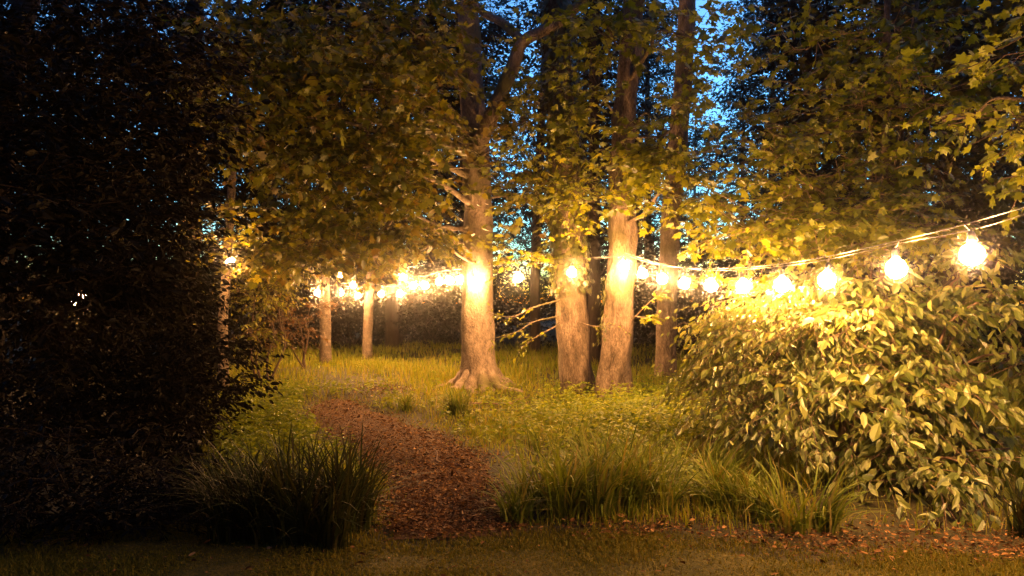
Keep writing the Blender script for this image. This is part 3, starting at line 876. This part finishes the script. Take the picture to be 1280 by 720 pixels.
tree('dark_maple_tree', 'shaded maple with dark dense leaves behind the upper right boughs', [(1190, 470, 24), (1188, 300, 22), (1192, 100, 20)], 16,
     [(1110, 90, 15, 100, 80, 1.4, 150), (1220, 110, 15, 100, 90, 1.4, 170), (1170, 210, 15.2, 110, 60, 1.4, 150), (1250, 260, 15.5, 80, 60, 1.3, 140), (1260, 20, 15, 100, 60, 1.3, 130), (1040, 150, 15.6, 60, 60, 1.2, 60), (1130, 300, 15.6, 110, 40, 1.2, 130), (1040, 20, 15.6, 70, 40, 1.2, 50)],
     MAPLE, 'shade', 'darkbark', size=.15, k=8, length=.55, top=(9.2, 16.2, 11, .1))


# --- the wood behind, its unlit shade put into the leaf colour: a few kinds, repeated
def wood_tree(foot, label, h, r, n, lean=0.0, zlo=2.8, tr=.16, size=.17, mat='wood', name='wood_tree', group='dark trees of the wood behind the lights'):
    foot = np.array([foot[0], foot[1], float(gz(*foot)) - .05])
    root = empty(name, foot, label, 'tree', group)
    tm, cm = MB(), MB()
    P = trunk_mesh(tm, np.array([[0, 0, 0], [.1 * lean, 0, h * .25], [.4 * lean, .1, h * .55], [.8 * lean, 0, h * .95]]), np.array([tr * 1.15, tr, tr * .75, tr * .3]), seg=12, n=26, flare=.3)
    for i in range(11):
        z = zlo + (h - zlo) * (i + .5) / 11
        a = i * 2.4
        rr = r * (.9 - .5 * (z / h) ** 2) * rng.uniform(.7, 1.1)
        cen = np.array([math.cos(a) * rr * .55 + lean * .8 * z / h, math.sin(a) * rr * .55, z])
        clump(cm, DIAMOND, cen, [rr * .75, rr * .75, (h - zlo) / 11 * .95], n, size, 7, .8, .25, twig_r=.006)
        limb(tm, P[min(25, int(z / h * 24)), :3], cen, .05, .012, 5, .1, n=7)
    t = tm.build('trunk', M['darkbark'], root)
    c = cm.build('crown', [M[mat], M['shadetwig']], root)
    return root


kinds = [wood_tree((1.6, 21.0), '', 15, 3.0, 120), wood_tree((0.6, 24.5), '', 17, 3.4, 130, .8, 3.4, .15), wood_tree((-4.2, 27), '', 14, 3.6, 200, -.5, 1.6, .2), wood_tree((9, 26), '', 13, 3.6, 170, .4, 2.2, .14)]
# (px of the trunk, metres off, kind, turn, scale, label)
SAME = 'unlit tree of the dark wood behind, its leaves shade coloured against the blue dusk sky'
spots = [(743, 21.0, 0, 0, 1, 'straight dark trunk close behind, between the ivy clad tree and the leaning one'), (668, 25.5, 1, 0, 1, 'thin dark trunk against the low blue gap between the two lit trees'),
         (490, 27.0, 2, 0, 1, 'thick dark trunk below the farthest bulbs on the left'), (581, 28.0, 0, 1.1, .95, 'dark trunk just left behind the beech'), (985, 27, 3, 0, 1, SAME), (1120, 25, 1, 2.0, .9, SAME), (1230, 24, 2, 2.6, .95, SAME),
         (810, 36, 0, 3.0, 1.1, SAME), (1060, 35, 3, 4.4, 1.1, SAME), (1190, 35, 0, 5.0, 1.1, SAME), (1340, 28, 3, 1.0, 1.1, SAME),
         (420, 31, 2, 1.5, 1.1, SAME), (330, 26, 2, 3.4, 1.1, SAME), (230, 25, 2, 4.7, 1.1, SAME), (90, 22, 2, .7, 1.1, SAME), (-60, 20, 2, 2.2, 1.1, SAME), (540, 36, 2, 5.3, 1.2, SAME), (150, 31, 2, 5.9, 1.2, SAME), (600, 40, 2, .4, 1.15, SAME), (730, 44, 2, 1.9, 1.3, SAME), (800, 46, 3, 2.9, 1.4, SAME), (960, 42, 3, 5.1, 1.4, SAME), (1040, 44, 2, .9, 1.4, SAME),
         (1130, 42, 3, 1.4, 1.4, SAME), (1220, 40, 2, 2.4, 1.4, SAME), (1010, 22, 0, 3.3, .9, SAME), (560, 46, 3, 4.1, 1.4, SAME), (930, 40, 0, 2.2, .85, SAME), (870, 38, 0, .6, .7, SAME), (380, 40, 2, 5.0, 1.4, SAME), (1290, 44, 3, .2, 1.4, SAME)]
used = set()
for px, Yd, kd, turn, sc, lab in spots:
    o = kinds[kd] if kd not in used else copy_tree(kinds[kd])
    used.add(kd)
    xx = (px - 640) / FOC * Yd
    o.location = (xx, Yd, float(gz(xx, Yd)) - .05)
    o.rotation_euler = (0, 0, turn)
    o.scale = (sc, sc, sc)
    o['label'] = lab


def bush(foot, n, r, h, label, mat='wood'):
    foot = np.array([foot[0], foot[1], float(gz(*foot))])
    root = empty('undergrowth_bush', foot, label, 'bush', 'bushes of the wood behind the lights')
    sm, fm = MB(), MB()
    for i in range(7):
        a = i * 2.4
        cen = np.array([math.cos(a) * r * .55, math.sin(a) * r * .45, h * (.25 + .5 * rng.uniform())])
        clump(fm, DIAMOND, cen, [r * .55, r * .5, h * .36], n, .13, 7, .5, .3, twig_r=.005, zmin=.02)
        limb(sm, [rng.normal(0, .1), rng.normal(0, .1), -.05], cen, .025, .008, 5, n=7)
    sm.build('stem', M['darkbark'], root)
    fm.build('foliage', [M[mat], M['shadetwig']], root)
    return root


bk = [bush((-6, 26), 55, 1.9, 2.3, ''), bush((4, 24), 45, 1.7, 1.9, '')]
bspots = [(380, 27, 0, 1.1), (440, 29, 1, 1.3), (500, 28.5, 0, 1.0), (545, 30, 1, 1.3), (600, 31, 0, 1.0), (740, 27, 1, 1.1), (790, 26, 0, 1.15), (850, 25, 1, 1.2), (900, 24, 0, 1.2), (960, 22, 1, 1.3), (1040, 21, 0, 1.2), (1120, 20, 1, 1.3), (1200, 19, 0, 1.2), (1290, 18, 1, 1.3),
          (320, 24, 1, 1.3), (250, 22, 0, 1.3), (170, 20, 1, 1.3), (90, 19, 0, 1.3), (10, 18, 1, 1.3), (345, 33, 0, 2.0), (420, 35, 1, 2.2), (480, 34, 0, 1.9), (550, 36, 1, 2.2), (600, 38, 0, 1.7), (750, 36, 0, 1.9), (830, 34, 1, 2.1), (910, 32, 0, 2.0), (990, 31, 1, 2.2), (1080, 30, 0, 2.0), (1170, 29, 1, 2.2), (1260, 28, 0, 2.1), (700, 44, 1, 1.25), (650, 46, 0, 1.2)]
used = set()
for px, Yd, kd, sc in bspots:
    o = bk[kd] if kd not in used else copy_tree(bk[kd])
    used.add(kd)
    xx = (px - 640) / FOC * Yd
    o.location = (xx, Yd, float(gz(xx, Yd)))
    o.rotation_euler = (0, 0, px * .7)
    o.scale = (sc, sc, sc)
    o['label'] = 'dark leafy bush growing among the trunks of the unlit wood behind'


# ------------------------------------------------------------------ string lights
def lathe(prof, seg):
    mb = MB()
    pr = np.array(prof, float)
    th = np.arange(seg) * 2 * PI / seg
    v = np.stack([pr[:, 0:1] * np.cos(th), pr[:, 0:1] * np.sin(th), pr[:, 1:2] * np.ones(seg)], -1)
    idx = np.arange(len(pr) * seg).reshape(len(pr), seg)
    a, b = idx[:-1], idx[1:]
    mb.add(v.reshape(-1, 3), np.stack([a, np.roll(a, -1, 1), np.roll(b, -1, 1), b], -1).reshape(-1, 4))
    return mb


BR = .07
prof = [(.001, -BR * 2 - .01)] + [(BR * math.sin(t), -BR - .01 - BR * math.cos(t)) for t in np.linspace(.3, 2.8, 10)] + [(.022, .008), (.018, .012)]
bulb_o = lathe(prof, 14).build('bulb', M['bulb'])
sock_o = lathe([(.001, .0), (.024, .0), (.026, .02), (.024, .05), (.02, .06), (.012, .068), (.001, .07)], 12).build('socket', M['socket'])
bulb_mesh, sock_mesh = bulb_o.data, sock_o.data
bpy.data.objects.remove(bulb_o); bpy.data.objects.remove(sock_o)


def string_lights(label, cable, bulbs, messenger=None, drop=.10):
    """cable: world points it hangs through; bulbs: where each lamp's globe is"""
    root = empty('string_light', cable[0], label, 'string lights', 'strings of festoon lights between the trees')
    bulbs = [np.asarray(b, float) for b in bulbs]
    inv = np.asarray(cable[0], float)
    mb = MB()
    c = smooth_path(np.asarray(cable, float), 90)
    tube(mb, c, np.full(90, .0038), 6)
    if messenger is not None:
        c2 = smooth_path(np.asarray(messenger, float), 70)
        tube(mb, c2, np.full(70, .0027), 5)
    for b in bulbs:
        # short lead from the cable to the socket
        top = b + np.array([0, 0, BR + .06])
        j = np.argmin(np.linalg.norm(c - top, axis=1))
        e = c[j]
        tube(mb, smooth_path([e, (e + top) / 2 + [0, 0, .004], top + [0, 0, .02]], 5), np.full(5, .005), 5)
    mb.build('cable', M['cable'], root, inv)
    for b in bulbs:
        o = link('bulb', bulb_mesh, root, tuple(b + np.array([0, 0, BR + .01]) - inv))
        o.rotation_euler = (rng.normal(0, .08), rng.normal(0, .08), rng.uniform(0, 6))
        link('socket', sock_mesh, o, (0, 0, 0))
    return root


def over(b, up=.20):
    return np.asarray(b, float) + np.array([0, 0, up])


def near(px, py):
    d = 3475.0 / ((px - 640) + 120)
    return at(px, py, d)


A_b = [near(*p) for p in ((1215, 318), (1120, 336), (1035, 350), (978, 356), (928, 358), (889, 357), (856, 354), (828, 349), (803, 342))] + [at(781, 334, 12.55)]
A_b = [np.array([3.13, 3.1, 2.20]), np.array([3.02, 4.0, 2.02])] + A_b
tree3 = at(780, 322, 12.78)
string_lights('longest string of lights, hung over the glossy shrub to the leaning tree',
              [np.array([3.25, 1.6, 2.75])] + [over(b) for b in A_b] + [tree3], A_b,
              [np.array([3.30, 1.6, 2.95]), np.array([3.13, 3.1, 2.47]), near(1280, 268) + [0, 0, .0], near(1115, 306), near(1000, 330), near(890, 338), near(828, 330), tree3 + [0, 0, .08]])
B_b = [at(715, 341, 12.3), at(648, 347, 13.0)]
string_lights('short string with two lamps between the leaning tree and the beech', [tree3, over(B_b[0], .22), over(B_b[1], .22), at(600, 333, 14.05)], B_b, [tree3 + [0, 0, .06], at(715, 325, 12.4), at(660, 329, 13.1), at(603, 322, 14.05)])
C_b = [at(591, 352, 13.95), at(576, 350, 14.7), at(562, 351, 15.4), at(549, 352, 16.2), at(531, 357, 17.1), at(516, 357, 18.0), at(500, 367, 19.0), at(476, 367, 20.4)]
string_lights('string of lamps running back from the beech to the slim leaning birch', [at(606, 340, 13.95)] + [over(b) for b in C_b] + [at(464, 350, 21.8)], C_b)
D_b = [at(504, 347, 16.4), at(441, 356, 18.2), at(425, 343, 18.9)]
string_lights('higher string with three lamps from the beech to the short lit birch', [at(590, 322, 14.1)] + [over(b) for b in D_b] + [at(409, 322, 19.4)], D_b)
E_b = [at(448, 369, 21.6), at(426, 366, 20.8), at(397, 366, 19.6)]
string_lights('low string with three lamps between the two farthest birches', [at(461, 352, 21.8)] + [over(b) for b in E_b] + [at(405, 340, 19.4)], E_b)
F_b = [at(288, 328, 12.1), at(102, 370, 15.5), at(90, 378, 15.0)]
string_lights('string mostly hidden in the dark leaves at the left, three lamps showing', [at(404, 330, 19.4), at(345, 330, 15.5), over(F_b[0]), over(F_b[1]), over(F_b[2]), at(-40, 330, 13.6)], F_b)

# ------------------------------------------------------------------ haze added to give the lamps their lens bloom
HAZE = .0028
hm, hnt, hns, hln = nodes_of('bloom_haze')
ho = N(hnt, 'ShaderNodeOutputMaterial')
hv = N(hnt, 'ShaderNodeVolumePrincipled', _Density=HAZE, _Anisotropy=.992)
hv.inputs['Color'].default_value = (.9, .9, .9, 1)
hln.new(hv.outputs[0], ho.inputs['Volume'])
mb = MB()
bx = np.array([[x, y, z] for x in (-45, 45) for y in (-8, 60) for z in (-1.2, 22)], float)
mb.add(bx, np.array([[0, 1, 3, 2], [4, 6, 7, 5], [0, 4, 5, 1], [2, 3, 7, 6], [0, 2, 6, 4], [1, 5, 7, 3]]), 0, False)
tag(mb.build('haze', hm), 'faint haze added to stand in for lens bloom round the lamps', 'haze', kind='stuff')

# ------------------------------------------------------------------ world, sun, camera
W = bpy.data.worlds.new('World')
scene.world = W
W.use_nodes = True
nt = W.node_tree
bg = nt.nodes['Background']
sky = nt.nodes.new('ShaderNodeTexSky')
sky.sky_type = 'NISHITA'
sky.sun_disc = False
sky.sun_elevation = math.radians(-4)
sky.sun_rotation = math.radians(14)
sky.air_density = 1.0
sky.ozone_density = 3.5
sky.dust_density = .3
tint = nt.nodes.new('ShaderNodeMix')
tint.data_type = 'RGBA'; tint.blend_type = 'MULTIPLY'
tint.inputs['Factor'].default_value = 1
tint.inputs['B'].default_value = (1.0, 1.9, 1.15, 1)
nt.links.new(sky.outputs[0], tint.inputs['A'])
nt.links.new(tint.outputs['Result'], bg.inputs['Color'])
bg.inputs['Strength'].default_value = 17.0

sl = bpy.data.lights.new('sun', 'SUN')
sl.energy = .01
sl.angle = math.radians(10)
sl.color = (1, .9, .8)
so = link('sun', sl)
so.rotation_euler = (math.radians(88), 0, math.radians(180 - 14))

cam = bpy.data.cameras.new('camera')
cam.sensor_width = 36
cam.lens = 36 * FOC / 1280
cam.clip_end = 2000
co = link('camera', cam, None, (0, 0, EYE))
co.rotation_euler = (math.radians(90) + math.atan(17 / FOC), 0, 0)
scene.camera = co

scene.view_settings.view_transform = 'Standard'
scene.view_settings.look = 'None'
scene.view_settings.exposure = 0
scene.view_settings.gamma = 1
cy = scene.cycles
cy.use_denoising = True
cy.use_adaptive_sampling = False
cy.denoising_prefilter = 'ACCURATE'
cy.denoiser = 'OPENIMAGEDENOISE'
cy.max_bounces = 6
cy.diffuse_bounces = 3
cy.glossy_bounces = 2
cy.transmission_bounces = 3
cy.transparent_max_bounces = 4
cy.volume_bounces = 0
cy.sample_clamp_indirect = 6
cy.caustics_reflective = False
cy.caustics_refractive = False
cy.filter_width = 1.5
